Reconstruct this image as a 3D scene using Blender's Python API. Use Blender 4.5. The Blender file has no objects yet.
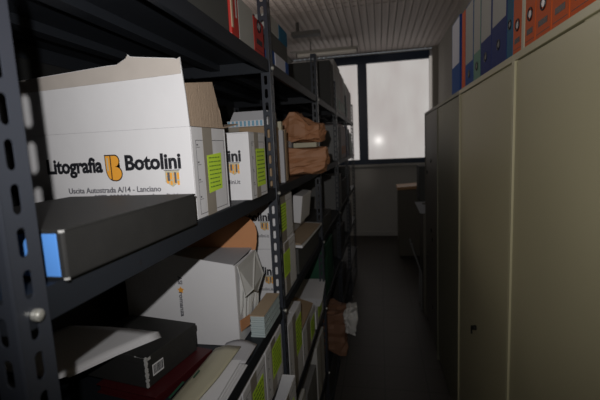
import bpy, math, random
from mathutils import Vector, Matrix, noise
C = bpy.context.scene.collection
H = 1.8                                    # eye height above the floor
random.seed(7)
PI = math.pi

# ------------------------------------------------------------------ materials
def mat(name, col, rough=.6, metal=0., var=0., vscale=8., bump=0., bscale=40., spec=.5, stretch=(1, 1, 1), emit=None, coat=0.):
    m = bpy.data.materials.new(name); m.use_nodes = True
    nt = m.node_tree; b = nt.nodes['Principled BSDF']
    b.inputs['Base Color'].default_value = (*col, 1); b.inputs['Roughness'].default_value = rough
    b.inputs['Metallic'].default_value = metal; b.inputs['Specular IOR Level'].default_value = spec
    b.inputs['Coat Weight'].default_value = coat; b.inputs['Coat Roughness'].default_value = .12
    if var or bump:
        tc = nt.nodes.new('ShaderNodeTexCoord'); mp = nt.nodes.new('ShaderNodeMapping')
        mp.inputs['Scale'].default_value = stretch; nt.links.new(tc.outputs['Object'], mp.inputs['Vector'])
    if var:
        n = nt.nodes.new('ShaderNodeTexNoise'); n.inputs['Scale'].default_value = vscale; n.inputs['Detail'].default_value = 5
        nt.links.new(mp.outputs[0], n.inputs['Vector'])
        mx = nt.nodes.new('ShaderNodeMix'); mx.data_type = 'RGBA'
        mx.inputs['A'].default_value = (*[c * (1 - var) for c in col], 1)
        mx.inputs['B'].default_value = (*[min(1, c * (1 + var)) for c in col], 1)
        nt.links.new(n.outputs['Fac'], mx.inputs['Factor']); nt.links.new(mx.outputs['Result'], b.inputs['Base Color'])
    if bump:
        n2 = nt.nodes.new('ShaderNodeTexNoise'); n2.inputs['Scale'].default_value = bscale; n2.inputs['Detail'].default_value = 4
        nt.links.new(mp.outputs[0], n2.inputs['Vector'])
        bp = nt.nodes.new('ShaderNodeBump'); bp.inputs['Strength'].default_value = bump; bp.inputs['Distance'].default_value = .01
        nt.links.new(n2.outputs['Fac'], bp.inputs['Height']); nt.links.new(bp.outputs['Normal'], b.inputs['Normal'])
    if emit:
        b.inputs['Emission Color'].default_value = (*emit[0], 1); b.inputs['Emission Strength'].default_value = emit[1]
    return m
M = {}
M['rack'] = mat('rack_paint', (.035, .040, .053), .36, var=.15, vscale=6, spec=.55)
M['shelf'] = mat('shelf_paint', (.017, .020, .026), .5, var=.12, vscale=4, spec=.25)
M['rackback'] = mat('rack_back', (.012, .013, .014), .8)
M['bolt'] = mat('bolt_zinc', (.62, .62, .58), .35, .6)
M['card'] = mat('white_carton', (.66, .66, .69), .75, var=.05, vscale=5, bump=.12, bscale=18, spec=.2)
M['cardside'] = mat('carton_side', (.50, .50, .49), .8, var=.08, vscale=9, bump=.12, bscale=20, spec=.2)
M['tape'] = mat('brown_tape', (.30, .27, .23), .4, var=.15, vscale=20)
M['kraftband'] = mat('torn_kraft_band', (.46, .42, .39), .85, var=.08, vscale=30)
M['kraft'] = mat('kraft_board', (.44, .335, .25), .85, var=.08, vscale=7, bump=.25, bscale=8, stretch=(1, 40, 1))
M['kraft_warm'] = mat('kraft_warm', (.52, .24, .11), .8, var=.1, vscale=10)
M['kraft_paper'] = mat('kraft_paper', (.43, .205, .105), .6, var=.2, vscale=14, bump=.12, bscale=20)
M['kraft_dark'] = mat('dull_brown_paper', (.20, .10, .06), .7, var=.2, vscale=14)
M['kraft_dim'] = mat('kraft_dull', (.34, .24, .15), .8, var=.12, vscale=9)
M['ink'] = mat('black_ink', (.012, .013, .018), .5)
M['greyink'] = mat('grey_ink', (.10, .10, .12), .6)
M['orange_ink'] = mat('orange_ink', (.80, .36, .04), .6)
M['lime'] = mat('lime_sticker', (.60, .86, .06), .55, var=.04)
M['limeink'] = mat('sticker_writing', (.11, .22, .03), .6)
M['blackbox'] = mat('black_box', (.020, .020, .020), .62, var=.2, vscale=30, bump=.05, bscale=200)
M['blue'] = mat('bright_blue', (.10, .30, .78), .45)
M['silver_edge'] = mat('worn_edge', (.45, .45, .45), .7)
M['paper'] = mat('white_paper', (.72, .72, .75), .75, var=.05)
M['papergrey'] = mat('grey_paper', (.42, .42, .45), .75, var=.08)
M['cream'] = mat('cream_cover', (.48, .45, .33), .5, var=.06)
M['bluepaper'] = mat('pale_blue_paper', (.42, .50, .52), .7, var=.06)
M['tan'] = mat('tan_card', (.42, .32, .22), .75, var=.08)
M['red'] = mat('red_cover', (.42, .022, .015), .4)
M['darkred'] = mat('dark_red_cover', (.055, .004, .006), .5)
M['charcoal'] = mat('charcoal_board', (.055, .057, .055), .7, var=.1)
M['greybinder'] = mat('grey_binder', (.20, .20, .20), .6, var=.1)
M['greyfile'] = mat('light_grey_file', (.40, .40, .40), .6, var=.08)
M['mauve'] = mat('mauve_binder', (.36, .29, .30), .6, var=.1)
M['darkgreen'] = mat('dark_green', (.012, .085, .045), .55)
M['green'] = mat('green_binder', (.02, .17, .10), .5)
M['stripeblue'] = mat('light_blue_print', (.20, .40, .56), .6)
M['navy'] = mat('navy_binder', (.012, .028, .16), .7, spec=.15, var=.1)
M['blueb'] = mat('blue_binder', (.02, .075, .28), .7, spec=.15, var=.1)
M['teal'] = mat('teal_blue_binder', (.02, .12, .22), .7, spec=.15, var=.1)
M['orange'] = mat('orange_binder', (.62, .095, .010), .65, spec=.2, var=.05)
M['label'] = mat('spine_label', (.34, .34, .32), .6, var=.06, vscale=20)
M['bluewhite'] = mat('blue_white_label', (.55, .57, .66), .6, var=.05)
M['white_ring'] = mat('ring_metal', (.75, .75, .78), .25, .6)
M['cab'] = mat('cabinet_paint', (.50, .46, .30), .42, var=.03, vscale=2.5, spec=.5)
M['cabolive'] = mat('dark_olive_cabinet', (.20, .195, .135), .5, var=.05, vscale=3)
M['cabdark'] = mat('grey_brown_cabinet', (.13, .118, .095), .5, var=.08, vscale=5)
M['lock'] = mat('dark_lock', (.02, .02, .02), .35, .5)
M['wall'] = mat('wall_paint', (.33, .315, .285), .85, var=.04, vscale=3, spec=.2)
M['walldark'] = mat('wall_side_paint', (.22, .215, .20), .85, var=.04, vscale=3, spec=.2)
M['endwall'] = mat('parapet_panel', (.60, .60, .58), .55, var=.06, vscale=4)
M['frame'] = mat('navy_window_frame', (.010, .028, .070), .4)
M['skirting'] = mat('skirting_paint', (.60, .60, .58), .5)
M['lampwhite'] = mat('lamp_white', (.42, .41, .38), .5)
M['lampgrey'] = mat('lamp_dark', (.035, .033, .03), .6)
M['tube'] = mat('lamp_tube', (.88, .86, .80), .35)
M['wood'] = mat('orange_wood', (.52, .27, .10), .4, var=.15, vscale=6, stretch=(1, 12, 12))
M['whitebin'] = mat('plastic_bag', (.60, .59, .58), .45, var=.1)
M['ceil'] = mat('ceiling_slat', (.60, .54, .51), .6, var=.04, vscale=3)
M['ceilgap'] = mat('ceiling_gap', (.30, .27, .25), .9)

def floor_mat():
    m = bpy.data.materials.new('floor_tiles'); m.use_nodes = True; nt = m.node_tree; b = nt.nodes['Principled BSDF']
    tc = nt.nodes.new('ShaderNodeTexCoord'); br = nt.nodes.new('ShaderNodeTexBrick')
    br.offset = 0; br.inputs['Scale'].default_value = 1
    br.inputs['Brick Width'].default_value = .31; br.inputs['Row Height'].default_value = .31; br.inputs['Mortar Size'].default_value = .0035
    br.inputs['Color1'].default_value = (.056, .049, .041, 1); br.inputs['Color2'].default_value = (.050, .044, .037, 1)
    br.inputs['Mortar'].default_value = (.020, .018, .015, 1)
    nt.links.new(tc.outputs['Object'], br.inputs['Vector']); nt.links.new(br.outputs['Color'], b.inputs['Base Color'])
    b.inputs['Roughness'].default_value = .5
    return m
M['floor'] = floor_mat()

def pane_mat():
    m = bpy.data.materials.new('frosted_pane'); m.use_nodes = True; nt = m.node_tree; b = nt.nodes['Principled BSDF']
    tc = nt.nodes.new('ShaderNodeTexCoord'); mp = nt.nodes.new('ShaderNodeMapping'); mp.inputs['Scale'].default_value = (1.2, 1, .5)
    n = nt.nodes.new('ShaderNodeTexNoise'); n.inputs['Scale'].default_value = 2.2; n.inputs['Detail'].default_value = 3
    r = nt.nodes.new('ShaderNodeValToRGB')
    r.color_ramp.elements[0].position = .3; r.color_ramp.elements[0].color = (.84, .76, .73, 1)
    r.color_ramp.elements[1].position = .7; r.color_ramp.elements[1].color = (1, .96, .92, 1)
    nt.links.new(tc.outputs['Object'], mp.inputs[0]); nt.links.new(mp.outputs[0], n.inputs['Vector'])
    nt.links.new(n.outputs['Fac'], r.inputs[0]); nt.links.new(r.outputs[0], b.inputs['Emission Color'])
    b.inputs['Emission Strength'].default_value = .42
    b.inputs['Base Color'].default_value = (.3, .3, .3, 1); b.inputs['Roughness'].default_value = .12
    return m
M['pane'] = pane_mat()
M['glowstrip'] = mat('glow_strip', (.5, .48, .45), .4, emit=((1, .93, .85), .20))  # emission gives the strip beside the window its lit look

# ------------------------------------------------------------------ mesh builder
class MB:
    def __init__(s): s.v = []; s.f = []
    def add(s, vs, fs):
        n = len(s.v); s.v += [tuple(v) for v in vs]; s.f += [tuple(i + n for i in f) for f in fs]; return s
    def hexa(s, p):                        # 8 points: bottom ring 0-3, top ring 4-7
        return s.add(p, [(3, 2, 1, 0), (4, 5, 6, 7), (0, 1, 5, 4), (1, 2, 6, 5), (2, 3, 7, 6), (3, 0, 4, 7)])
    def box(s, x0, x1, y0, y1, z0, z1):
        return s.hexa([(x0, y0, z0), (x1, y0, z0), (x1, y1, z0), (x0, y1, z0), (x0, y0, z1), (x1, y0, z1), (x1, y1, z1), (x0, y1, z1)])
    def slab(s, pts, t):                   # thick polygon: pts in order, t = offset vector
        n = len(pts); t = Vector(t); a = [Vector(p) for p in pts]; b = [p + t for p in a]
        return s.add(a + b, [tuple(range(n - 1, -1, -1)), tuple(range(n, 2 * n))] + [(i, (i + 1) % n, n + (i + 1) % n, n + i) for i in range(n)])
    def tube(s, p0, p1, r, n=12, r1=None):
        p0 = Vector(p0); p1 = Vector(p1); d = (p1 - p0).normalized(); r1 = r if r1 is None else r1
        a = d.orthogonal().normalized(); b = d.cross(a)
        ring = lambda p, q: [p + (a * math.cos(2 * PI * i / n) + b * math.sin(2 * PI * i / n)) * q for i in range(n)]
        return s.add(ring(p0, r) + ring(p1, r1), [tuple(range(n - 1, -1, -1)), tuple(range(n, 2 * n))] + [(i, (i + 1) % n, n + (i + 1) % n, n + i) for i in range(n)])
    def poly_tube(s, pts, r, n=10):
        for a, b in zip(pts, pts[1:]): s.tube(a, b, r, n)
        return s
    def torus(s, c, ax, R, r, n=20, k=8):
        c = Vector(c); ax = Vector(ax).normalized(); a = ax.orthogonal().normalized(); b = ax.cross(a); vs = []; fs = []
        for i in range(n):
            t = 2 * PI * i / n; d = a * math.cos(t) + b * math.sin(t)
            for j in range(k):
                u = 2 * PI * j / k; vs.append(c + d * (R + r * math.cos(u)) + ax * r * math.sin(u))
        for i in range(n):
            for j in range(k):
                fs.append((i * k + j, ((i + 1) % n) * k + j, ((i + 1) % n) * k + (j + 1) % k, i * k + (j + 1) % k))
        return s.add(vs, fs)
    def grid(s, nx, ny, fn, t):            # curved sheet of thickness t (down)
        vs = [Vector(fn(i / nx, j / ny)) for j in range(ny + 1) for i in range(nx + 1)]
        N = len(vs); vs += [v - Vector((0, 0, t)) for v in vs]; fs = []; w = nx + 1
        for j in range(ny):
            for i in range(nx):
                a = j * w + i; fs.append((a, a + 1, a + w + 1, a + w)); fs.append((N + a + w, N + a + w + 1, N + a + 1, N + a))
        edge = [i for i in range(w)] + [j * w + nx for j in range(1, ny + 1)] + [ny * w + i for i in range(nx - 1, -1, -1)] + [j * w for j in range(ny - 1, 0, -1)]
        for a, b in zip(edge, edge[1:] + edge[:1]): fs.append((a, N + a, N + b, b))
        return s.add(vs, fs)
    def slotted(s, o, u, v, w, width, length, pitch=.0435, sl=.0305, sw=.0112, t=.002):
        # flange: origin o, width dir u, length dir v, thickness dir w, with rounded slots cut through
        o, u, v, w = Vector(o), Vector(u), Vector(v), Vector(w); n = int(length / pitch); c = width / 2
        for k in range(n + 1):
            z0 = k * pitch; z1 = min(length, z0 + pitch)
            if z1 - z0 < pitch * .99:
                if z1 - z0 > .001: s.slab([o + v * z0, o + u * width + v * z0, o + u * width + v * z1, o + v * z1], w * t)
                continue
            zc = (z0 + z1) / 2; h = (sl - sw) / 2; r = sw / 2; inn = []; out = []
            for q in range(16):
                a = 2 * PI * (q + .5) / 16; ca, sa = math.cos(a), math.sin(a)
                inn.append((c + r * ca, zc + (h if sa > 0 else -h) + r * sa))
                m = max(abs(ca), abs(sa)); X = ca / m; Y = sa / m
                if 1 <= q + 1 <= 16 and abs(X) > .99 and abs(Y) > .6: Y = math.copysign(1, Y)
                out.append((c + width / 2 * X, zc + pitch / 2 * Y))
            P = lambda l, off: [o + u * a + v * b + w * off for a, b in l]
            vs = P(out, 0) + P(inn, 0) + P(out, t) + P(inn, t); fs = []
            for i in range(16):
                j = (i + 1) % 16
                fs += [(i, 16 + i, 16 + j, j), (32 + i, 32 + j, 48 + j, 48 + i), (16 + i, 48 + i, 48 + j, 16 + j), (i, j, 32 + j, 32 + i)]
            s.add(vs, fs)
        return s
    def merge(s, other, mtx):
        return s.add([mtx @ Vector(v) for v in other.v], other.f)

def obj(name, mb, m, parent=None, loc=None, bevel=0., smooth=False, kind=None):
    me = bpy.data.meshes.new(name); me.from_pydata([tuple(v) for v in mb.v], [], mb.f); me.validate(); me.update()
    o = bpy.data.objects.new(name, me); me.materials.append(M[m]); C.objects.link(o)
    if smooth:
        for p in me.polygons: p.use_smooth = True
    if parent: o.parent = parent
    if loc: o.location = loc
    if bevel:
        b = o.modifiers.new('bevel', 'BEVEL'); b.width = bevel; b.segments = 2; b.limit_method = 'ANGLE'
    if kind: o['kind'] = kind
    return o
def tag(o, label, cat, group=None):
    o['label'] = label; o['category'] = cat
    if group: o['group'] = group
    return o
def thing(name, label, cat, loc, rz=0., group=None, rx=0., ry=0.):
    o = bpy.data.objects.new(name, None); C.objects.link(o); o.location = loc; o.rotation_euler = (rx, ry, rz); o.empty_display_size = .05
    return tag(o, label, cat, group)
def dup(root, loc, label=None, rz=None):
    def cp(o, par):
        c = o.copy(); C.objects.link(c); c.parent = par
        for ch in kids.get(o.name, []): cp(ch, c)
        return c
    kids = {}
    for o in list(C.objects):
        if o.parent: kids.setdefault(o.parent.name, []).append(o)
    r = cp(root, None); r.location = loc
    if rz is not None: r.rotation_euler.z = rz
    if label: r['label'] = label
    return r
def text_mb(txt, size, x0=None, x1=None, z0=0., bold=0., ext=.0004, align='LEFT', font_h=None):
    # lettering in the XZ plane facing -Y; stretched between x0 and x1 with capital height = size
    cu = bpy.data.curves.new('t', 'FONT'); cu.body = txt; cu.size = 1; cu.offset = bold; cu.extrude = .5
    cu.resolution_u = 3
    to = bpy.data.objects.new('t', cu); C.objects.link(to)
    me = bpy.data.meshes.new_from_object(to.evaluated_get(bpy.context.evaluated_depsgraph_get()))
    vs = [v.co.copy() for v in me.vertices]; fs = [tuple(p.vertices) for p in me.polygons]
    bpy.data.objects.remove(to); bpy.data.curves.remove(cu); bpy.data.meshes.remove(me)
    a = min(v.x for v in vs); b = max(v.x for v in vs)
    k = (x1 - x0) / (b - a); kz = size / .72
    mb = MB(); mb.add([(x0 + (v.x - a) * k, -v.z * 2 * ext, z0 + v.y * kz) for v in vs], fs); return mb

# heights of the shelf boards
S1, S2, S3, S4, S5, S6 = H + .285, H - .136, H - .565, H - .99, H - 1.42, .075
SH = [S1, S2, S3, S4, S5, S6]

# ------------------------------------------------------------------ room
YB, YE, XL, XR, ZC = -1.6, 7.80, -1.60, 1.03, H + 1.63
def struct(name, mb, m, parent=None, **k):
    o = obj(name, mb, m, parent, **k)
    if parent is None: o['kind'] = 'structure'
    return o
struct('floor', MB().box(XL - .1, XR + .1, YB - .1, YE + .1, -.06, 0), 'floor')
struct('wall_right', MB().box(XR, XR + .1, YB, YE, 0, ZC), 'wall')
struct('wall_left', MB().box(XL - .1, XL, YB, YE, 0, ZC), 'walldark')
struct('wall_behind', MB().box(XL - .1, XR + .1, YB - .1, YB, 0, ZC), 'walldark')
ZS, ZS1, ZH0, ZH1 = H - .425, H - .31, H + 1.455, H + 1.60
struct('wall_end', MB().box(XL - .1, XR + .1, YE, YE + .12, 0, ZS).box(.975, XR + .1, YE, YE + .12, ZS, ZC).box(XL - .1, .975, YE, YE + .12, ZH1, ZC), 'endwall')
# upright of pale wall beside the window
struct('trim_1', MB().box(.895, .975, YE - .02, YE + .12, ZS, ZH1), 'card')
struct('trim_2', MB().box(XR - .09, XR, YE - .16, YE, 0, ZC), 'wall')
# ceiling of metal strips with open joints
cm = MB(); pitch = .092; x = XL
while x < XR:
    a, b = x + .006, min(x + pitch - .006, XR)
    cm.hexa([(a, YB, ZC + .012), (b, YB, ZC + .012), (b, YE, ZC + .012), (a, YE, ZC + .012), (a, YB, ZC + .02), (b, YB, ZC + .02), (b, YE, ZC + .02), (a, YE, ZC + .02)])
    cm.box(a, a + .014, YB, YE, ZC, ZC + .012); cm.box(b - .014, b, YB, YE, ZC, ZC + .012)
    x += pitch
ceil = struct('ceiling', MB().box(XL - .1, XR + .1, YB - .1, YE + .1, ZC + .035, ZC + .10), 'ceilgap')
obj('ceiling_strip', cm, 'ceil', ceil)
cj = MB(); y = 1.6
while y < 5.15: cj.box(XL, XR, y, y + .005, ZC + .006, ZC + .011); y += .16
obj('cross_joint', cj, 'ceilgap', ceil)
# window band
win = struct('window_1', MB().box(XL, .895, YE - .05, YE + .03, ZS + .02, ZS1).box(XL, .895, YE - .06, YE + .03, ZH0, ZH1)
             .box(-.385, -.215, YE - .05, YE + .03, ZS1, ZH0).box(-1.55, -1.42, YE - .05, YE + .03, ZS1, ZH0), 'frame', bevel=.004)
obj('window_pane', MB().box(-.215, .895, YE, YE + .012, ZS1, ZH0), 'pane', win)
obj('window_pane', MB().box(-1.42, -.385, YE, YE + .012, ZS1, ZH0), 'pane', win)
obj('window_pane', MB().box(.900, .970, YE - .035, YE - .022, H + .2, ZH0 + .04), 'glowstrip', win)  # added glowing strip in front of the wall trim, standing in for its brightness
struct('trim_3', MB().box(XL, .975, YE - .10, YE, ZS - .02, ZS + .018), 'skirting', bevel=.004)
struct('baseboard_end', MB().box(XL, XR - .09, YE - .02, YE, 0, .085), 'skirting', bevel=.003)
struct('baseboard_right', MB().box(XR - .015, XR, YB, YE - .16, 0, .085), 'skirting', bevel=.003)

# ------------------------------------------------------------------ shelving rack
PY = [.307, 1.320, 2.345, 3.39, 4.44, 5.50]
XF, XBK = -.350, -.860
rack = thing('shelving_rack', 'long dark grey slotted-angle metal shelving rack along the left side of the aisle', 'shelving', (0, 0, 0))
ZP0, ZP1 = 0, H + .52
def post_mb(sx):
    mb = MB()
    # aisle-facing flange runs along Y, other flange runs inwards along X; origin is the outer corner at the foot
    mb.slotted((0, 0, 0), (0, 1, 0), (0, 0, 1), (-sx, 0, 0), .040, ZP1, t=.002)
    mb.slotted((-sx * .002, 0, 0), (-sx, 0, 0), (0, 0, 1), (0, 1, 0), .030, ZP1, t=.002)
    mb.tube((-sx * .0022, .0022, 0), (-sx * .0022, .0022, ZP1), .0026, 14)
    return mb
pf = obj('post', post_mb(1), 'rack', rack, loc=(XF, PY[0], 0))
pb = obj('post', post_mb(-1), 'rack', rack, loc=(XBK, PY[0], 0))
bolt_mb = MB().tube((0, 0, 0), (.006, 0, 0), .0065, 12).tube((.006, 0, 0), (.008, 0, 0), .0055, 12, .003)
bolt0 = obj('bolt', bolt_mb, 'bolt', rack, loc=(XF, PY[0] + .022, S2 - .022), bevel=.0006)
first = True
for i, y in enumerate(PY):
    if i:
        for p, xx in ((pf, XF), (pb, XBK)):
            c = p.copy(); C.objects.link(c); c.parent = rack; c.location = (xx, y, 0)
    for s in SH:
        if i == 0 and s == S2: continue
        c = bolt0.copy(); C.objects.link(c); c.parent = rack; c.location = (XF, y + .022, s - .022)
def shelf_mb(L):
    mb = MB(); w = XF - XBK - .006; D = .038; t = .0015
    mb.box(-w, 0, 0, L, -t, 0)
    mb.box(-t, 0, 0, L, -D, -t); mb.box(-w, -w + t, 0, L, -D, -t)
    mb.box(-w + t, -t, 0, t, -D, -t); mb.box(-w + t, -t, L - t, L, -D, -t)
    mb.box(-.014, -t, t, L - t, -D, -D + t)                      # returned edge
    for xr in (-.17, -.34): mb.box(xr - .035, xr, t, L - t, -.022, -t)    # stiffening channels
    return mb
obj('bolt_hole', MB().tube((XF - .0031, .52, S2 - .024), (XF - .0027, .52, S2 - .024), .0045, 12), 'ink', rack)
sh_cache = {}
for i in range(5):
    L = PY[i + 1] - PY[i] - .006
    for s in SH:
        key = round(L, 3)
        if key in sh_cache: o = sh_cache[key].copy(); C.objects.link(o); o.parent = rack
        else: o = obj('shelf', shelf_mb(L), 'shelf', rack, bevel=.0012); sh_cache[key] = o
        o.location = (XF - .003, PY[i] + .004, s)
    obj('back_panel', MB().box(XBK - .008, XBK - .003, PY[i] + .003, PY[i + 1] - .003, .05, S1), 'rackback', rack)

# ------------------------------------------------------------------ cartons
def print_front(par, w, h, full=True):
    # lettering on the front (-Y) face; x = 0 is the right-hand edge of that face, z = 0 its foot
    y = -.0006
    if w > .3:
        obj('printed_name', text_mb('Litografia', .030, -.330, -.198, .103, bold=.036), 'ink', par, loc=(0, y, 0)); obj('printed_name', text_mb('Botolini', .030, -.146, -.024, .105, bold=.036), 'ink', par, loc=(0, y, 0))
        obj('printed_address', text_mb('Uscita Autostrada A/14 - Lanciano', .0115, -.284, -.072, .060, bold=.012).merge(text_mb('0872 000000   www.botolini.it', .0115, -.225, -.030, .0445, bold=.012), Matrix.Identity(4)), 'greyink', par, loc=(0, y, 0))
        # monogram: outlined U and B with rounded feet
        def U(e):
            p = [(-.199 - e, .146 + e), (-.184 + e, .146 + e), (-.184 + e, .094 - e)]
            return p + [(-.184 + e - (.015 + 2 * e) * math.sin(q * PI / 8 * .5 * 2 / 2), .092 - e + .030 * (1 - math.cos(q * PI / 16 * 2 / 2))) for q in range(1, 8)]
        def B(e):
            pts = [(-.182 - e, .146 + e)]
            for k in range(9): t = PI / 2 - PI * k / 8; pts.append((-.170 + (.012 + e) * math.cos(t), .1335 + (.0125 + e) * math.sin(t)))
            for k in range(9): t = PI / 2 - PI * k / 8; pts.append((-.170 + (.018 + e) * math.cos(t), .1055 + (.0155 + e) * math.sin(t)))
            pts.append((-.182 - e, .091 - e)); return pts
        lg = MB(); lg.slab([(a, 0, b) for a, b in B(.0022)][::-1], (0, -.0004, 0)); lg.slab([(a, 0, b) for a, b in U(.0022)][::-1], (0, -.0004, 0))
        lt = Matrix.Translation((-.190, 0, .0855)) @ Matrix.Diagonal((.74, 1, .9, 1)) @ Matrix.Translation((.199, 0, -.091))
        tr = lambda m: MB().merge(m, lt)
        mo = obj('printed_monogram', tr(lg), 'ink', par, loc=(0, y + .0003, 0))
        obj('monogram_fill', tr(MB().slab([(a, 0, b) for a, b in B(-.0004)][::-1], (0, -.0009, 0))), 'orange_ink', mo)
        obj('monogram_fill', tr(MB().slab([(a, 0, b) for a, b in U(-.0004)][::-1], (0, -.0009, 0))), 'orange_ink', mo)
        obj('monogram_slit', tr(MB().box(-.1945, -.1905, -.0013, 0, .112, .141)), 'cream', mo)
        obj('monogram_line', tr(MB().box(-.184, -.1815, -.0015, 0, .091, .146)), 'ink', mo)
    else:
        obj('printed_name', text_mb('Botolini', .030, -.146, -.024, .105, bold=.036), 'ink', par, loc=(0, y, 0))
        obj('printed_address', text_mb('www.botolini.it', .0115, -.130, -.030, .0445, bold=.012), 'greyink', par, loc=(0, y, 0))
    cr = MB(); r = random.Random(3)
    cr.slab([(-.060, 0, .100), (-.030, 0, .100), (-.030, 0, .078), (-.045, 0, .068), (-.060, 0, .078)][::-1], (0, -.0003, 0))
    obj('printed_crest', cr, 'cream', par, loc=(0, y, 0))
    cr = MB()
    for k in range(4):
        for q in range(3):
            cx = -.057 + k * .0075; cz = .094 - q * .008
            cr.box(cx, cx + .0045, -.0005, 0, cz - .003 * (1 + (k + q) % 2), cz + .002)
    obj('crest_figures', cr, 'orange_ink', par, loc=(0, y - .0003, 0))
    obj('crest_outline', MB().box(-.062, -.028, -.0004, 0, .1005, .102).box(-.055, -.05, -.0006, 0, .080, .097).box(-.040, -.036, -.0006, 0, .076, .097), 'greyink', par, loc=(0, y - .0004, 0))
def sticker(par, y0, y1, z0, z1, lines=7, tilt=.0):
    # lime sticker on the aisle-facing side (x = 0 plane)
    obj('lime_sticker', MB().hexa([(0, y0, z0), (0, y1, z0 + tilt), (.0006, y1, z0 + tilt), (.0006, y0, z0), (0, y0, z1), (0, y1, z1 + tilt), (.0012, y1 + .003, z1 + tilt), (.0006, y0, z1)]), 'lime', par)
    wr = MB(); r = random.Random(int(1000 * (y1 + z1))); dz = (z1 - z0) / (lines + 1)
    for k in range(lines):
        zc = z1 - dz * (k + .8); yy = y0 + .10 * (y1 - y0)
        while yy < y1 - .15 * (y1 - y0):
            l = r.uniform(.08, .2) * (y1 - y0); wr.box(.0006, .0015, yy, min(yy + l, y1 - .003), zc + tilt * .4 - dz * .13, zc + tilt * .4 + dz * .13); yy += l + .05 * (y1 - y0)
    obj('sticker_writing', wr, 'limeink', par)
def side_print(par, d, h):
    m = MB(); a, b, c, e = .02, d - .012, .008, h - .026; t = .0012
    for q in ((a, b, c, c + t), (a, b, e - t, e), (a, a + t, c, e), (b - t, b, c, e)): m.box(0, .0003, q[0], q[1], q[2], q[3])
    for k in range(4): m.box(0, .0003, a + .004, a + .018, c + .03 + k * .035, c + .031 + k * .035)
    for k in range(4): m.box(0, .0003, a + .004, a + .010, c + .034 + k * .035, c + .037 + k * .035)
    obj('side_print', m, 'greyink', par)
    obj('tape_strip', MB().box(0, .0004, d * .30, d * .56, 0, h), 'tape', par)
def carton(label, xr, y0, z, w, d, h, group=None, front=True, side=True, st=None, open_top=False, rz=0., name='carton', sideprint=True, m='card'):
    # origin = near corner on the aisle side
    t = thing(name, label, 'box', (xr, y0, z + .0004), rz, group)
    k = .004; mb = MB()
    if open_top:
        mb.box(-w, 0, 0, k, 0, h).box(-w, 0, d - k, d, 0, h).box(-w, -w + k, k, d - k, 0, h).box(-k, 0, k, d - k, 0, h).box(-w + k, -k, k, d - k, 0, k)
    else:
        mb.box(-w, 0, 0, d, 0, h - .003); mb.box(-w, 0, 0, d / 2 - .001, h - .003, h); mb.box(-w, 0, d / 2 + .001, d, h - .003, h)
    obj('body', mb, m, t, bevel=.0015)
    if front: print_front(t, w, h)
    if sideprint: side_print(t, d, h)
    if st: sticker(t, *st)
    return t
GC = 'white printed cartons on the rack'
# main carton A
A = carton('open white carton lettered Litografia Botolini in full, tall white flap raised, second shelf', -.358, .725, S2, .385, .178, .184, GC, open_top=True,
           st=(.068, .140, .046, .126, 8, .004))
fr = [(-.385, 0, .184), (0, 0, .184), (-.002, -.002, .245), (-.006, -.004, .302), (-.0065, -.004, .312), (-.013, -.004, .309), (-.018, -.004, .311),
      (-.100, -.004, .3205), (-.110, -.004, .322), (-.114, -.004, .326), (-.119, -.004, .319), (-.140, -.004, .309), (-.160, -.004, .309), (-.385, -.004, .295)]
obj('front_flap', MB().slab(fr[::-1], (0, .003, 0)), 'card', A)
bd = [(-.384, -.0050, .270), (-.006, -.0050, .282), (-.0065, -.0050, .311), (-.013, -.0050, .308), (-.018, -.0050, .310), (-.100, -.0050, .3195), (-.110, -.0050, .321),
      (-.114, -.0050, .325), (-.119, -.0050, .318), (-.140, -.0050, .308), (-.160, -.0050, .308), (-.384, -.0050, .294)]
obj('torn_kraft_band', MB().slab(bd[::-1], (0, .0008, 0)), 'kraftband', A)
obj('side_flap', MB().slab([(-.003, .008, .185), (-.003, .178, .186), (-.003, .165, .225), (-.004, .160, .235), (-.006, .140, .287), (-.006, .004, .266)], (-.003, 0, 0)), 'kraft', A)
obj('back_flap', MB().slab([(-.385, .174, .184), (-.01, .174, .184), (-.01, .30, .200), (-.385, .30, .200)], (0, 0, .003)), 'kraft', A)
# carton B
carton('white printed carton with the letters ni showing, right behind the open one', -.336, 1.01, S2, .345, .150, .180, GC, st=(.055, .135, .030, .135, 8))
# cartons D stacked in bay 2 on shelf 3
carton('white printed carton with lime sticker, lower of two stacked behind the second post', -.364, 1.362, S3, .36, .27, .200, GC, st=(.06, .16, .07, .165, 8))
carton('white printed carton with lime sticker, upper of two stacked behind the second post', -.369, 1.362, S3 + .2006, .36, .27, .180, GC, st=(.06, .155, .045, .15, 8))
# cartons on shelf 4
GE = 'grey-white cartons with lime stickers on the fourth shelf'
def pcarton(label, y0, d, z, h, st, **k): return carton(label, k.pop('xr', -.357), y0, z, k.pop('w', .36), d, h, GE, front=False, st=st, **k)
pcarton('pale carton with lime sticker, upper row of the fourth shelf, nearest of the row', .62, .27, S4 + .187, .182, (.06, .20, .03, .14))
pcarton('pale carton with lime sticker, upper row of the fourth shelf, under the loose grey sheets', .897, .20, S4 + .187, .182, (.07, .17, .02, .135))
pcarton('pale carton with lime sticker just before the second post, upper row of the fourth shelf', 1.103, .20, S4 + .187, .182, (.07, .18, .05, .155))
pcarton('pale carton in the lower row of the fourth shelf, nearest', .62, .27, S4, .185, (.06, .20, .03, .14))
pcarton('pale carton in the lower row of the fourth shelf, left of the protruding one', .897, .15, S4, .185, (.03, .12, .05, .155))
pcarton('pale open carton poking out into the aisle below the second post', 1.052, .24, S4, .185, (.14, .20, .03, .125), xr=-.312, open_top=True)
pcarton('pale carton with lime sticker just past the second post on the fourth shelf', 1.40, .25, S4, .315, (.13, .24, .12, .27))
ob = pcarton('open carton with brown inner flap and lime sticker under loose papers, fourth shelf', 1.66, .33, S4, .165, (.20, .31, .02, .12), open_top=True)
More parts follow.
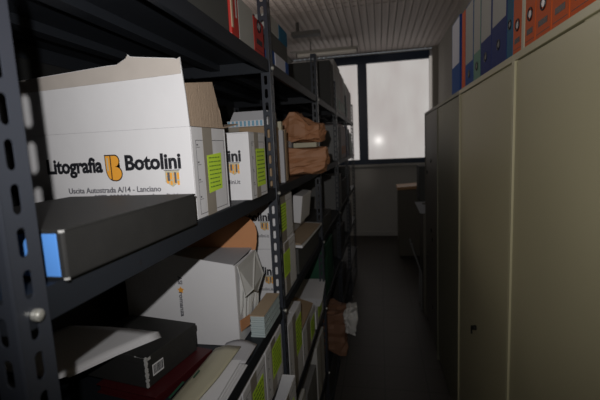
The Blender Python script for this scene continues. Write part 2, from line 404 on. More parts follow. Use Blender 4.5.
obj('inner_flap', MB().slab([(-.005, .03, .168), (-.005, .32, .168), (-.22, .32, .240), (-.22, .03, .240)][::-1], (0, 0, .003)), 'kraft_dim', ob)
pcarton('dim closed carton on the fourth shelf before the third post', 2.03, .27, S4, .10, (.07, .20, .03, .13))
# carton C (bottom, shelf 3)
Cc = carton('battered white carton with vertical lettering and an upright orange-brown flap, third shelf', -.408, 1.030, S3, .35, .190, .240, GC, front=False, open_top=True, sideprint=False)
obj('back_flap', MB().slab([(-.30, .186, .238), (.004, .186, .238), (.010, .186, .265), (.012, .186, .300), (.006, .186, .325), (-.012, .186, .345), (-.07, .186, .362), (-.30, .186, .362)][::-1], (0, -.003, 0)), 'kraft_warm', Cc)
obj('front_flap', MB().slab([(-.348, -.0006, .238), (-.001, -.0006, .238), (-.004, -.0006, .243), (-.13, -.0006, .262), (-.348, -.0006, .300)][::-1], (0, .0025, 0)), 'card', Cc)
obj('folded_top_flap', MB().slab([(-.345, .004, .2405), (-.004, .004, .2405), (-.008, .184, .243), (-.345, .184, .243)], (0, 0, .003)), 'papergrey', Cc)
obj('side_flap', MB().slab([(0, .020, .232), (0, .188, .238), (.026, .180, .16), (.022, .120, .12), (.030, .060, .15), (.016, .024, .14)], (.0025, 0, .001)), 'cardside', Cc)
cr = MB()
for k in range(9):
    r = random.Random(k); yy = .02 + .018 * k; z0 = r.uniform(.03, .10)
    cr.slab([(.0005, yy, z0), (.006, yy + .008, z0 + .02), (.009, yy + .012, z0 + .09), (.0005, yy + .016, z0 + .12)], (.0015, 0, 0))
obj('torn_side', cr, 'cardside', Cc)
obj('brown_tape_end', MB().slab([(.002, .012, .040), (.012, .06, .040), (.013, .062, .072), (.002, .008, .075)], (.0015, .0, 0)), 'kraft_warm', Cc)
vt = lambda t_, n_, z_: MB().merge(text_mb(t_, .013, 0, n_, 0, bold=.02), Matrix.Translation((0, 0, z_)) @ Matrix.Rotation(PI / 2, 4, 'Y'))
obj('vertical_lettering', vt('ASI', .024, .058), 'greyink', Cc, loc=(-.176, -.001, .150))
obj('vertical_lettering', vt('romanza', .075, .010), 'greyink', Cc, loc=(-.176, -.001, .150))
st_ = [(math.cos(PI / 2 + k * PI / 5) * (.011 if k % 2 == 0 else .006), 0, math.sin(PI / 2 + k * PI / 5) * (.011 if k % 2 == 0 else .006)) for k in range(10)]
obj('star_mark', MB().slab(st_[::-1], (0, -.0005, 0)), 'orange_ink', Cc, loc=(-.170, -.0006, .166))

# ------------------------------------------------------------------ shelf 2, near: black box file with blue spine
def flatbox(name, label, cat, loc, w, d, h, m, rz=0., bev=.003):
    t = thing(name, label, cat, loc, rz); obj('body', MB().box(-w, 0, 0, d, 0, h), m, t, bevel=bev); return t
bf = flatbox('box_file', 'black box file with a bright blue spine lying flat before the lettered carton', 'box file', (-.343, .370, S2 + .0005), .27, .318, .057, 'blackbox', rz=-.01)
obj('spine_label', MB().box(-.262, -.008, -.0012, 0, .004, .053), 'blue', bf, bevel=.001)
obj('lid_edge', MB().box(-.270, .0008, -.0008, .318, .0545, .0575), 'blackbox', bf, bevel=.0008)
obj('corner_cap', MB().box(-.004, .0010, -.0014, .002, .0005, .003), 'silver_edge', bf); obj('corner_cap', MB().box(-.004, .0010, -.0014, .002, .054, .0572), 'silver_edge', bf)

# kraft box and striped packet, shelf 2 bay 2 front
kb = flatbox('kraft_box', 'plain brown box under the blue-striped packet behind the second post', 'box', (-.375, 1.36, S2 + .0005), .30, .13, .212, 'kraft_dim')
obj('tape_strip', MB().box(-.16, -.11, -.0006, 0, 0, .212), 'tape', kb)
sp = thing('striped_packet', 'whitish packet with blue striped lower edge on the brown box', 'packet', (-.378, 1.36, S2 + .213))
obj('body', MB().hexa([(-.15, 0, 0), (0, 0, 0), (0, .12, 0), (-.15, .12, 0), (-.122, .0, .052), (0, .0, .052), (0, .12, .052), (-.122, .12, .052)]), 'papergrey', sp)
stp = MB()
for k in range(10): stp.box(-.147 + k * .0148, -.147 + k * .0148 + .0085, -.0008, 0, .002, .020)
obj('blue_stripe', stp, 'stripeblue', sp)
obj('white_stripe', MB().box(-.149, -.0005, -.0004, 0, .001, .021), 'paper', sp)
# upright thin books and papers past the post
for i, (dy, h, th, x, m, lb) in enumerate([(1.500, .200, .02, -.362, 'papergrey', 'grey-white thin file standing just past the second post'),
                                 (1.535, .235, .025, -.375, 'cream', 'cream thin file standing between the post and the kraft parcels'),
                                 (1.580, .205, .03, -.372, 'kraft_dim', 'brown thin file standing behind the cream one'),
                                 (1.622, .190, .03, -.385, 'papergrey', 'grey thin file next to the kraft parcels')]):
    t = thing('thin_file', lb, 'file', (x, dy, S2 + .0005), 0, 'thin files standing past the second post')
    obj('cover', MB().box(-.22, 0, 0, .002, 0, h).box(-.22, 0, th - .003, th - .001, 0, h).box(-.002, 0, .002, th - .003, 0, h), m, t)
    obj('paper_block', MB().box(-.21, -.004, .003, th - .004, .003, h - .006), 'paper', t)

# ------------------------------------------------------------------ crumpled parcels
def blob(w, d, h, seed, amp=.02, n=18, peak=None):
    mb = MB(); vs = {}; V = []; F = []
    def P(u, v, q):
        key = (round(u, 4), round(v, 4), round(q, 4))
        if key in vs: return vs[key]
        p = Vector((u - .5, v - .5, q - .5)); r = p.copy()
        L = max(abs(p.x), abs(p.y), abs(p.z)); e = p.normalized() * .5 * 1.22
        r = p.lerp(e, .28)
        c = Vector((r.x * w, r.y * d, (r.z + .5) * h))
        nn = noise.noise(c * 9 + Vector((seed, 0, 0))); n2 = abs(noise.noise(c * 26 + Vector((0, seed, 0)))) ; n3 = abs(noise.noise(c * 60 + Vector((0, 0, seed))))
        dirn = p.normalized()
        c += dirn * (amp * 1.2 * nn - amp * 1.3 * n2 - amp * .5 * n3)
        if peak:
            f = max(0, 1 - abs(r.x - peak[0]) / .35) * max(0, q); c.z += peak[1] * f * (1 if q > .5 else 0)
        c.z = max(c.z, .0)
        V.append(c); vs[key] = len(V) - 1; return vs[key]
    for i in range(n):
        for j in range(n):
            a, b, c, e = i / n, (i + 1) / n, j / n, (j + 1) / n
            for f in (lambda s, t: (s, t, 0), lambda s, t: (s, t, 1), lambda s, t: (s, 0, t), lambda s, t: (s, 1, t), lambda s, t: (0, s, t), lambda s, t: (1, s, t)):
                F.append((P(*f(a, c)), P(*f(b, c)), P(*f(b, e)), P(*f(a, e))))
    me = MB(); me.add(V, F); return me
def parcel(name, label, loc, w, d, h, seed, m='kraft_paper', rz=0., peak=None, amp=.024, cat='parcel', group=None, n=9):
    import bmesh
    o = obj(name, blob(w, d, h, seed, amp, peak=peak, n=n), m, loc=loc); bm = bmesh.new(); bm.from_mesh(o.data); bmesh.ops.recalc_face_normals(bm, faces=bm.faces); bm.to_mesh(o.data); bm.free()
    o.rotation_euler.z = rz; return tag(o, label, cat, group)
GP = 'parcels in crumpled kraft paper before the third post'
parcel('kraft_parcel', 'crumpled brown paper parcel lying lowest and poking out over the shelf edge', (-.41, 1.95, S2 + .0005), .33, .30, .130, 3, group=GP, rz=.1)
parcel('kraft_parcel', 'crumpled brown paper parcel on top of the pile, with a pointed fold', (-.38, 1.97, S2 + .152), .24, .22, .095, 11, group=GP, peak=(-.10, .075))
parcel('kraft_parcel', 'narrow crumpled brown parcel standing beside the thin files', (-.47, 1.73, S2 + .0005), .08, .14, .17, 21, group=GP, amp=.014)
o = obj('yellow_notepad', MB().box(-.055, .055, 0, .08, 0, .022), 'cream', loc=(-.345, 1.86, S2 + .130), bevel=.001); tag(o, 'small yellowish notepad wedged between the two crumpled parcels', 'notepad')
o = obj('paper_packet', blob(.12, .08, .04, 5, .008, n=8), 'papergrey', loc=(-.47, 1.86, S2 + .125)); tag(o, 'small pale paper packet left of the yellowish notepad', 'packet')

# ------------------------------------------------------------------ shelf 3, near
fold = thing('red_folder', 'dark red folder lying under the black box with barcode', 'folder', (-.500, .765, S3 + .0005), -.175)
obj('cover', MB().box(-.18, 0, -.02, .205, 0, .002).box(-.18, 0, -.02, .205, .020, .022).box(-.002, 0, -.02, .205, .002, .020), 'darkred', fold, bevel=.0008)
obj('paper_block', MB().box(-.175, -.006, -.012, .20, .003, .019), 'darkred', fold)
bb = thing('archive_box', 'black cardboard box with worn white corner and barcode label, third shelf', 'box', (-.538, .772, S3 + .0235), -.175)
obj('body', MB().box(-.225, 0, 0, .190, 0, .075), 'blackbox', bb, bevel=.0025)
obj('lid_edge', MB().box(-.226, .001, -.001, .191, .060, .0765), 'blackbox', bb, bevel=.001)
obj('barcode_label', MB().box(0.001, .0016, .018, .055, .022, .050), 'paper', bb)
bc = MB(); y = .021
r = random.Random(5)
while y < .051: a = r.uniform(.0006, .0020); bc.box(.0016, .0020, y, y + a, .026, .047); y += a + r.uniform(.0008, .0018)
obj('barcode', bc, 'ink', bb)
wn = MB(); r = random.Random(9)
for k in range(16): z0 = .004 + k * .0046; a = r.uniform(.001, .004); wn.box(-a, .0022, -.0022, a * 1.4, z0, z0 + .005)
for k in range(6): wn.box(-.006 - k * .005, 0, -.0018, .0005, .0755, .0772)
wn.box(-.001, .0022, .001, .014, .068, .0745)
obj('worn_corner', wn, 'silver_edge', bb)
# loose white sheets on it
def curve_sheet(label, name, cat, loc, w, d, rz, fn, m, t=.0015, nx=10, ny=8, group=None):
    o = obj(name, MB().grid(nx, ny, lambda u, v: (-w * u, d * v, fn(u, v)), t), m, loc=loc, smooth=False); o.rotation_euler.z = rz; return tag(o, label, cat, group)
sh = thing('paper_sheets', 'loose fan of white sheets curling on top of the black barcode box', 'papers', (-.553, .869, S3 + .1015))
for k in range(6):
    def fs(u, v, k=k):
        x = -.275 * u - .52 * .215 * v - .003 * k; y_ = .012 * u - .85 * .215 * v + .003 * k * (1 - 2 * v)
        return (x, y_, .001 + .0012 * k + .004 * math.sin(PI * u) * (1 - v) + .0015 * math.sin(7 * u + k) * v - .012 * max(0, v - .5) * (1 if u < .5 else .6))
    obj('sheet', MB().grid(12, 8, fs, .0008), 'paper', sh, smooth=True)
# cream catalogue + white sheets
ws = thing('paper_stack', 'stack of white printed sheets fanned along the edge of the third shelf', 'papers', (-.358, .50, S3 + .0005), 0)
sm = MB(); r = random.Random(2)
for k in range(16):
    j = r.uniform(-.002, .002); f = .003 * k
    sm.add([], []); sm.hexa([(-.125 + j, f * .4, k * .0017), (.003 + j, f * .4, k * .0017), (.003 - f * .2 + j, .43 - f * .5 + j * 3, k * .0017), (-.055 + j, .45 - f * .9, k * .0017), (-.125 + j, f * .4, k * .0017 + .0012), (.003 + j, f * .4, k * .0017 + .0012), (.003 - f * .2 + j, .43 - f * .5 + j * 3, k * .0017 + .0012), (-.055 + j, .45 - f * .9, k * .0017 + .0012)])
obj('sheet', sm, 'paper', ws, kind='stuff')
pic = MB().box(-.100, -.05, .10, .21, .0275, .0279)
obj('printed_picture', pic, 'bluewhite', ws)
cat_ = thing('catalogue', 'cream-covered catalogue with small green print beside the white sheets', 'catalogue', (-.392, .56, S3 + .034), -.03)
fnc = lambda u, v: (-.075 * u - .022 * (1 - u) * max(0, 1 - v * 1.6), .405 * v, .003 + .004 * u * (1 - u) - .024 * max(0, u - .55) * 2 * .5)
obj('cover', MB().grid(8, 14, fnc, .0025), 'cream', cat_, smooth=True)
obj('printed_lettering', MB().box(-.070, -.066, .16, .22, .0075, .0092).box(-.055, -.052, .24, .27, .0075, .0090).box(-.072, -.060, .14, .15, .0075, .0090), 'darkgreen', cat_)
# booklet stack further along the edge
bk = thing('booklet_stack', 'long stack of pale blue-edged booklets at the edge of the third shelf', 'booklets', (-.349, 1.09, S3 + .0005))
m1 = MB()
for k in range(10): m1.box(-.045 + (k % 2) * .0015, -(k % 3) * .001, (k % 3) * .002, .185, k * .0066, k * .0066 + .0058)
obj('pages', m1, 'bluepaper', bk); obj('cover', MB().box(-.046, .0, -.001, .186, .0662, .0685), 'tan', bk)
o = obj('tan_leaflet', MB().grid(5, 5, lambda u, v: (-.06 * u, .05 * v, .003 + .004 * math.sin(3 * u + 2 * v)), .001), 'tan', loc=(-.356, .975, S3 + .004)); tag(o, 'small tan leaflet lying in front of the blue-edged booklets', 'leaflet')
o = obj('grey_sheet', MB().grid(8, 6, lambda u, v: (-.09 * u, .10 * v, .006 + .012 * v * math.sin(PI * u)), .001), 'papergrey', loc=(-.348, .905, S3 + .018), smooth=True); tag(o, 'grey sheet curling over the lip of the third shelf before the booklets', 'paper')

# shelf 3, bay 2, past the cartons
dkb = flatbox('archive_box', 'dark low box under the tan folder on the third shelf', 'box', (-.362, 1.68, S3 + .0005), .33, .58, .115, 'charcoal')
t = thing('tan_folder', 'tan open folder resting on the dark low box', 'folder', (-.345, 1.66, S3 + .117))
obj('cover', MB().grid(6, 8, lambda u, v: (-.22 * u + .012 * v, .50 * v, .020 + .012 * u + .03 * max(0, .3 - v)), .004), 'tan', t)
obj('paper_block', MB().grid(4, 6, lambda u, v: (-.20 * u + .012 * v, .03 + .52 * v, .013 + .012 * u), .011), 'paper', t)
t = thing('white_box', 'white carton tilted on its end, third shelf behind the tan folder', 'box', (-.375, 1.82, S3 + .2045), 0, rx=0, ry=0)
obj('body', MB().box(-.045, 0, 0, .24, 0, .13), 'card', t, bevel=.002); t.rotation_euler.y = .12
t = flatbox('paper_ream', 'grey pile of papers under the white tilted carton', 'papers', (-.42, 1.82, S3 + .151), .18, .34, .052, 'papergrey')
t = thing('kraft_folder', 'brown upright folder beside the white tilted carton', 'folder', (-.425, 1.635, S3 + .154)); obj('cover', MB().box(-.20, .02, 0, .02, 0, .19), 'kraft_dim', t)

# shelf 4, bay 2 papers
t = thing('paper_stack', 'loose white papers sagging over the open carton on the fourth shelf', 'papers', (-.362, 2.08, S4 + .104))
mm = MB()
for k in range(7): mm.grid(6, 6, lambda u, v, k=k: (-.17 * u + .002 * k + .02 * (1 - v), .28 * v + .004 * k, .005 * k + .004 + .006 * math.sin(PI * (u + .3) * .8) + .02 * v), .0012)
obj('sheet', mm, 'paper', t)
for i, (y0, h, m, lb) in enumerate([(2.46, .33, 'darkgreen', 'dark green file box on the fourth shelf, nearest past the third post'), (2.62, .33, 'darkgreen', 'dark green file box on the fourth shelf behind the nearest green one'),
                            (2.78, .33, 'darkgreen', 'dark green file box on the fourth shelf, farthest of the three')]):
    t = thing('file_box', lb, 'file box', (-.365, y0, S4 + .0005), 0, 'dark green file boxes'); obj('body', MB().box(-.30, 0, 0, .15, 0, h), m, t, bevel=.002)
    obj('spine_label', MB().box(0, .0006, .03, .12, .10, .26), 'darkgreen' if i else 'green', t)

# ------------------------------------------------------------------ files with rings
def binder(label, loc, w, h, m, side, group, style='label', depth=.27, split=.33, frac=.62):
    # side +1: spine looks towards -X (right cabinets); -1: spine looks towards +X (rack); origin = near lower spine corner
    s = side; t = thing('ring_binder', label, 'binder', loc, 0, group)
    def B(mb, a, b, c, d, e, f): return mb.box(min(s * a, s * b), max(s * a, s * b), c, d, e, f)
    mb = MB(); B(mb, 0, .003, 0, w, 0, h); B(mb, .003, depth, 0, .003, 0, h); B(mb, .003, depth, w - .003, w, 0, h)
    obj('cover', mb, m, t, bevel=.0012)
    obj('paper_block', B(MB(), .008, depth - .01, .005, w - .005, .004, h - .015), 'paper', t)
    if style == 'label':
        obj('spine_label', B(MB(), -.0006, 0, w * .06, w * .94, h * split, h - .006), 'label', t)
    if style == 'banded':
        obj('spine_label', B(MB(), -.0006, 0, w * .06, w * .94, h * split, h - .006), 'bluewhite', t)
    if style in ('ring', 'label') and w > .04:
        zc = .085 if style == 'ring' else h * split * .48
        R = min(.017, w * .22)
        obj('finger_ring', MB().torus((-s * .0008, w / 2, zc), (1, 0, 0), R, .0025), 'ink', t)
        obj('ring_hole', MB().tube((-s * .0012, w / 2, zc), (-s * .0002, w / 2, zc), R * .62, 14), 'white_ring' if style == 'ring' else 'greybinder', t)
    if style == 'ring':
        mb = MB(); r = random.Random(int(w * 1e4)); yy = w * .22
        while yy < w * .78: a = r.uniform(.004, .009); B(mb, -.0006, 0, yy, min(yy + a, w * .8), .030, .046); yy += a + .0022
        obj('spine_print', mb, 'ink', t)
        obj('spine_line', B(MB(), -.0006, 0, w * .08, w * .92, .012, .0135), 'ink', t)
    return t
XC = .43; ZT = H + .262
GR = 'binders along the top of the cabinets'
zt = ZT + .0005; xs = XC + .004
for lb, y0, w, h, m, stl, sp_ in [
    ('orange ring binder nearest the camera on the cabinet tops', .962, .112, .36, 'orange', 'ring', 0),
    ('orange ring binder, second from the camera on the cabinet tops', 1.078, .097, .36, 'orange', 'ring', 0),
    ('orange ring binder, third from the camera on the cabinet tops', 1.179, .106, .36, 'orange', 'ring', 0),
    ('orange ring binder, fourth from the camera, just before the pale gap', 1.289, .080, .36, 'orange', 'ring', 0),
    ('narrow orange ring binder touching the teal-blue binder', 1.397, .083, .36, 'orange', 'ring', 0),
    ('narrow teal-blue binder between the orange and navy ones', 1.486, .062, .36, 'teal', 'label', .62),
    ('navy binder with pale label, directly after the teal-blue one', 1.552, .190, .36, 'navy', 'label', .42),
    ('navy binder with pale label, beside the green-teal binder', 1.746, .172, .36, 'navy', 'label', .38),
    ('green-teal binder with pale upper label', 1.922, .13, .36, 'green', 'label', .33),
    ('blue binder with dark top edge and pale label', 2.056, .18, .38, 'blueb', 'label', .27),
    ('slim orange-brown binder between two blue-and-white ones', 2.24, .085, .38, 'orange', 'plain', 0),
    ('blue and white binder, farthest of the cabinet-top row', 2.385, .24, .40, 'blueb', 'banded', .38)]:
    binder(lb, (xs, y0, zt), w, h, m, 1, GR, style=stl, split=sp_ or .3)
t = thing('cardboard_divider', 'pale cream divider standing between two orange binders', 'divider', (xs - .002, 1.3715, zt)); obj('board', MB().box(0, .25, 0, .022, 0, .37), 'cream', t)

# shelf 1 (top) contents
z = S1 + .0005
t = flatbox('archive_box', 'dark grey box at the near end of the top shelf', 'box', (-.362, .34, z), .40, .655, .26, 'charcoal')
t = thing('file_case', 'red file case with pink edge on the top shelf beside the dark grey box', 'file case', (-.357, 1.000, z))
obj('body', MB().box(-.28, 0, 0, .058, 0, .30), 'red', t, bevel=.006); obj('edge_strip', MB().box(-.003, .0012, .002, .012, .02, .29), 'tan', t); obj('spine_print', MB().box(0, .0007, .034, .042, .05, .16), 'label', t)
GB = 'binders on the top shelf'
binder('wide pale grey binder next to the red file case, top shelf', (-.359, 1.062, z), .128, .115, 'label', -1, GB, style='plain')
binder('low red binder with a ring, just before the second post on the top shelf', (-.359, 1.195, z), .10, .105, 'red', -1, GB, style='ring')
t = flatbox('storage_box', 'black box with pale packets beneath it past the second post, top shelf', 'box', (-.362, 1.385, z + .052), .30, .27, .062, 'charcoal')
for i, (y0, w, m, lb) in enumerate([(1.385, .05, 'blueb', 'blue flat packet under the black box on the top shelf'), (1.44, .16, 'bluewhite', 'pale flat packet under the black box on the top shelf'), (1.605, .05, 'blueb', 'second blue flat packet under the black box, farther one')]):
    t = flatbox('flat_packet', lb, 'packet', (-.360, y0, z), .28, w, .051, m)
t = flatbox('flat_packet', 'whitish flat packet lying on top of the black box, top shelf', 'packet', (-.360, 1.385, z + .1145), .28, .13, .055, 'label')
t = flatbox('flat_packet', 'blue flat packet lying on the black box beside the whitish one', 'packet', (-.360, 1.52, z + .1145), .28, .135, .055, 'teal')
t = flatbox('archive_box', 'large dark grey box standing upright on the top shelf before the grey file boxes', 'box', (-.362, 3.14, z), .36, .235, .355, 'charcoal')
for i, (y0, w, h, m) in enumerate([(3.44, .22, .42, 'greyfile'), (3.68, .25, .415, 'greyfile'), (3.95, .22, .395, 'mauve'), (4.19, .20, .39, 'greyfile'), (4.48, .28, .375, 'greyfile'), (4.78, .30, .37, 'mauve'), (5.10, .30, .36, 'greyfile')]):
    nth = ['first', 'second', 'third', 'fourth', 'fifth', 'sixth', 'last'][i]
    t = thing('grey_file_box', '%s of the tall grey file boxes seen against the window, top shelf' % nth, 'file box', (-.362, y0, z), 0, 'tall grey file boxes against the window')
    obj('body', MB().box(-.36, 0, 0, w, 0, h), m, t, bevel=.003)
    if i < 5: obj('green_label', MB().box(0, .0008, w * .2, w * .8, .03, .12), 'green', t)
# shelf 2, bays 3-5
for i, (y0, w, h, m, lb) in enumerate([(3.43, .16, .30, 'greyfile', 'grey'), (3.60, .26, .30, 'blackbox', 'black'), (3.87, .26, .33, 'mauve', 'mauve'), (4.14, .24, .31, 'mauve', 'dull mauve'),
                               (4.49, .22, .33, 'navy', 'navy'), (4.72, .22, .31, 'charcoal', 'charcoal'), (4.95, .26, .27, 'darkgreen', 'dark green'), (5.22, .24, .15, 'darkgreen', 'low dark green')]):
    t = thing('file_box', '%s file box in the far bays of the second shelf' % lb, 'file box', (-.362, y0, S2 + .0005), 0, 'file boxes in the far bays, second shelf')
    obj('body', MB().box(-.32, 0, 0, w, 0, h), m, t, bevel=.002); obj('spine_label', MB().box(0, .0008, w * .2, w * .8, .04, .12), 'kraft_warm' if i in (2, 3) else m, t)
flatbox('archive_box', 'black box behind the crumpled parcels on the second shelf', 'box', (-.45, 2.40, S2 + .0005), .30, .85, .22, 'blackbox')
# shelf 3 far, shelf 4 far, shelf 5, shelf 6
k = 0
for S, y0, w, h, m, lb in [(S3, 2.40, .50, .10, 'charcoal', 'charcoal low box past the third post, third shelf'), (S3, 3.45, .30, .30, 'greybinder', 'grey tall box in the fourth bay, third shelf'),
                       (S3, 3.80, .50, .22, 'blackbox', 'black box in the fourth bay, third shelf'), (S3, 4.50, .40, .30, 'charcoal', 'charcoal box in the last bay, third shelf'),
                       (S4, 3.45, .45, .25, 'blackbox', 'black box in the fourth bay, fourth shelf'), (S4, 4.50, .45, .30, 'greybinder', 'grey box in the last bay, fourth shelf'),
                       (S5, 1.00, .28, .30, 'cardside', 'pale carton on the fifth shelf before the second post'), (S5, 1.40, .28, .31, 'cardside', 'pale carton on the fifth shelf right past the second post'),
                       (S5, 1.72, .27, .25, 'greybinder', 'grey box on the fifth shelf in the second bay'), (S5, 2.03, .27, .32, 'cardside', 'pale tall carton on the fifth shelf before the third post'),
                       (S5, 3.45, .5, .25, 'blackbox', 'black box on the fifth shelf in the fourth bay'),
                       (S6, 1.40, .40, .22, 'cardside', 'pale carton on the bottom shelf past the second post'), (S6, 1.85, .40, .22, 'greybinder', 'grey box on the bottom shelf in the second bay'),
                       (S6, 2.45, .50, .20, 'charcoal', 'charcoal box on the bottom shelf past the third post')]:
    t = flatbox('storage_box', lb, 'box', (-.362, y0, S + .0005), .36, w, h, m)
    obj('tape_strip', MB().box(0, .0006, w * .42, w * .58, 0, h), 'tape' if m == 'cardside' else m, t)
# crumpled wrapping poking out of the fifth shelf into the aisle
parcel('kraft_parcel', 'large dull brown crumpled parcel poking far out of the fifth shelf into the aisle', (-.42, 2.66, S5 + .0005), .36, .28, .30, 41, m='kraft_dark', amp=.03)
parcel('plastic_bag', 'crumpled white plastic bag on the large brown parcel of the fifth shelf', (-.220, 2.58, S5 + .17), .085, .20, .17, 33, m='whitebin', amp=.03, cat='bag', n=10)

# ------------------------------------------------------------------ cabinets
def cabinet(label, y0, y1, m='cab', depth=.45, h=ZT, lock=True, gap=True):
    t = thing('metal_cabinet', label, 'cabinet', (XC, y0, 0), 0, 'tall metal cabinets along the right side')
    L = y1 - y0 - .001; e = .014
    mb = MB().box(0, depth, 0, e, 0, h).box(0, depth, L - e, L, 0, h).box(0, depth, e, L - e, h - .022, h).box(.02, depth, e, L - e, 0, .05).box(depth - .003, depth, e, L - e, .05, h - .022)
    obj('carcass', mb, m, t, bevel=.0012)
    md = L / 2
    for i, (a, b) in enumerate(((e + .001, md - .0001), (md + .0001, L - e - .001))):
        top = h - .0225 - (.0035 if (gap and i == 1) else .0005)
        d = obj('door', MB().box(.007, .023, a, b, .052, top), m, t)
        if i == 1 and lock:
            obj('lock', MB().tube((.007, a + .03, H - .905), (-.004, a + .03, H - .905), .012, 14).box(-.018, -.004, a + .027, a + .033, H - .915, H - .895).box(-.018, -.012, a + .026, a + .034, H - .935, H - .900), 'lock', d)
    return t
cabinet('olive-beige tall metal cabinet nearest the camera, under the orange binders', .555, 1.463)
cabinet('olive-beige tall metal cabinet with a key in its lock, under the navy binders', 1.463, 2.380)
cabinet('darker olive tall metal cabinet beyond the navy binders, third in the row', 2.380, 3.262, m='cabolive', lock=False)
cb = cabinet('grey-brown tall metal cabinet with dark fittings at the far end of the row', 3.262, 4.12, m='cabdark', lock=False)
for z_, y_ in ((-.18, .42), (-.87, .33), (-.80, .40), (-1.49, .33), (-.30, .70), (-1.1, .70)): obj('fitting', MB().tube((.010, y_, H + z_), (-.002, y_, H + z_), .016, 12), 'lock', cb)

# low cabinet by the window with wood top
t = thing('low_cabinet', 'low grey-brown cabinet with an orange wooden top near the window', 'cabinet', (.26, 6.25, 0))
obj('body', MB().box(0, .60, 0, .45, .03, H - .735), 'cabdark', t, bevel=.003)
obj('plinth', MB().box(.02, .58, .02, .43, 0, .03), 'lock', t)
obj('wooden_top', MB().grid(8, 4, lambda u, v: (-.015 + .62 * u, -.015 + .48 * v, H - .735 + .045 + .035 * u), .044), 'wood', t)
obj('drawer_front', MB().box(.02, .58, -.006, 0, .55, 1.04), 'cabdark', t, bevel=.002); obj('drawer_front', MB().box(.02, .58, -.006, 0, .05, .54), 'cabdark', t, bevel=.002)
# desk-high unit and dark box behind the row
t = thing('side_unit', 'dark narrow unit standing right behind the last tall cabinet', 'cabinet', (.415, 4.16, 0))
obj('body', MB().box(0, .40, 0, .40, 0, H - .64), 'cabdark', t, bevel=.003); obj('top', MB().box(-.01, .40, -.01, .41, H - .64, H - .62), 'cabdark', t)
t = thing('equipment_box', 'dark box standing on the narrow unit behind the cabinets', 'box', (.384, 4.19, H - .6195))
obj('body', MB().box(0, .34, 0, .32, 0, .365), 'charcoal', t, bevel=.004); obj('front_panel', MB().box(-.002, 0, .02, .30, .02, .345), 'blackbox', t)
o = obj('hanging_paper', MB().slab([(.0, 0, .12), (.11, 0, .12), (.11, 0, 0), (.055, 0, .0)], (0, .002, 0)), 'papergrey', loc=(.332, 4.155, H - .732)); tag(o, 'pale sheet of paper hanging from the edge of the narrow unit', 'paper')
t = thing('folding_chair', 'folded chair with thin metal tubes leaning beside the narrow unit', 'chair', (.40, 4.36, 0))
for y_ in (-.10, .10):
    obj('tube_frame', MB().poly_tube([(.0, y_, 0), (.005, y_, .40), (-.10, y_, .73)], .009), 'greybinder', t)
obj('seat', MB().slab([(.0, -.09, .40), (.0, .09, .40), (-.09, .09, .70), (-.09, -.09, .70)], (.012, 0, .006)), 'charcoal', t)

# ------------------------------------------------------------------ ceiling lamps
t = thing('ceiling_lamp', 'long unlit tube lamp hanging under the ceiling near the window', 'lamp', (-.80, 6.55, H + 1.42))
obj('housing', MB().hexa([(-.49, -.03, .05), (.49, -.03, .05), (.49, .03, .05), (-.49, .03, .05), (-.49, -.045, .075), (.49, -.045, .075), (.49, .045, .075), (-.49, .045, .075)]), 'lampwhite', t, bevel=.002)
obj('lamp_tube', MB().tube((-.47, 0, .02), (.47, 0, .02), .030, 16), 'tube', t, smooth=False)
obj('end_cap', MB().box(-.49, -.475, -.02, .02, -.005, .05).box(.475, .49, -.02, .02, -.005, .05), 'lampgrey', t)
for xx in (-.25, .40): obj('suspension_rod', MB().tube((xx, 0, .075), (xx, 0, ZC - H - 1.42), .008), 'lampgrey', t)
obj('reflector', MB().box(-.60, .50, .05, .13, .09, .105), 'lampwhite', t)
t = thing('ceiling_fixture', 'dark flat fixture hanging from the ceiling before the tube lamp', 'fixture', (-.95, 5.5, H + 1.46))
obj('body', MB().box(-.18, .20, -.05, .10, 0, .05), 'lampgrey', t, bevel=.004); obj('stem', MB().tube((-.10, 0, .05), (-.10, 0, .17), .022), 'lampgrey', t)

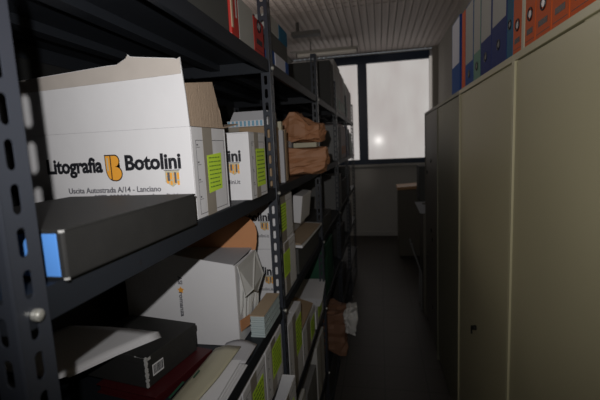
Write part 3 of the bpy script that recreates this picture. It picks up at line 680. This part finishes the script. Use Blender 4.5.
# ------------------------------------------------------------------ camera
F = 400.; yaw, pit, rol = .20178, .13313, -.04777
f = Vector((-math.sin(yaw) * math.cos(pit), math.cos(yaw) * math.cos(pit), -math.sin(pit))); r = Vector((math.cos(yaw), math.sin(yaw), 0)); u = r.cross(f)
r2 = math.cos(rol) * r + math.sin(rol) * u; u2 = -math.sin(rol) * r + math.cos(rol) * u
cd = bpy.data.cameras.new('camera'); cam = bpy.data.objects.new('camera', cd); C.objects.link(cam)
cd.sensor_width = 36; cd.lens = 36 * F / 600; cd.clip_start = .02
cam.matrix_world = Matrix.Translation((0, 0, H)) @ Matrix((r2, u2, -f)).transposed().to_4x4()
cd.dof.use_dof = True; cd.dof.focus_distance = 1.0; cd.dof.aperture_fstop = 5.0
bpy.context.scene.camera = cam

# ------------------------------------------------------------------ light: the camera's flash, window daylight
ld = bpy.data.lights.new('flash', 'SPOT'); ld.energy = 26; ld.spot_size = math.radians(118); ld.spot_blend = 1.0; ld.shadow_soft_size = .005; ld.color = (1, .97, .93)
fl = bpy.data.objects.new('flash', ld); C.objects.link(fl)
fl.location =  Vector((0, 0, H)) - r2 * .052 + u2 * .085
fdir = (f + u2 * .16 + r2 * .10).normalized()
fl.rotation_euler = fdir.to_track_quat('-Z', 'Y').to_euler()
def area(name, loc, d, e, sx, sy, col):
    al = bpy.data.lights.new(name, 'AREA'); al.energy = e; al.size = sx; al.size_y = sy; al.shape = 'RECTANGLE'; al.color = col
    ao = bpy.data.objects.new(name, al); C.objects.link(ao); ao.location = loc; ao.rotation_euler = Vector(d).to_track_quat('-Z', 'Y').to_euler()
# unseen fill light added above the next aisle, brightening ceiling and end wall
pl = bpy.data.lights.new('aisle_fill_light', 'POINT'); pl.energy = 18; pl.shadow_soft_size = .12; pl.color = (1, .90, .82)
po = bpy.data.objects.new('aisle_fill_light', pl); C.objects.link(po); po.location = (-1.15, 3.6, H + 1.22)
w = bpy.data.worlds.new('world'); bpy.context.scene.world = w; w.use_nodes = True
w.node_tree.nodes['Background'].inputs[0].default_value = (.6, .65, .7, 1); w.node_tree.nodes['Background'].inputs[1].default_value = .3
vs = bpy.context.scene.view_settings; vs.view_transform = 'Standard'; vs.look = 'None'; vs.gamma = 1; vs.exposure = .15; vs.use_curve_mapping = False
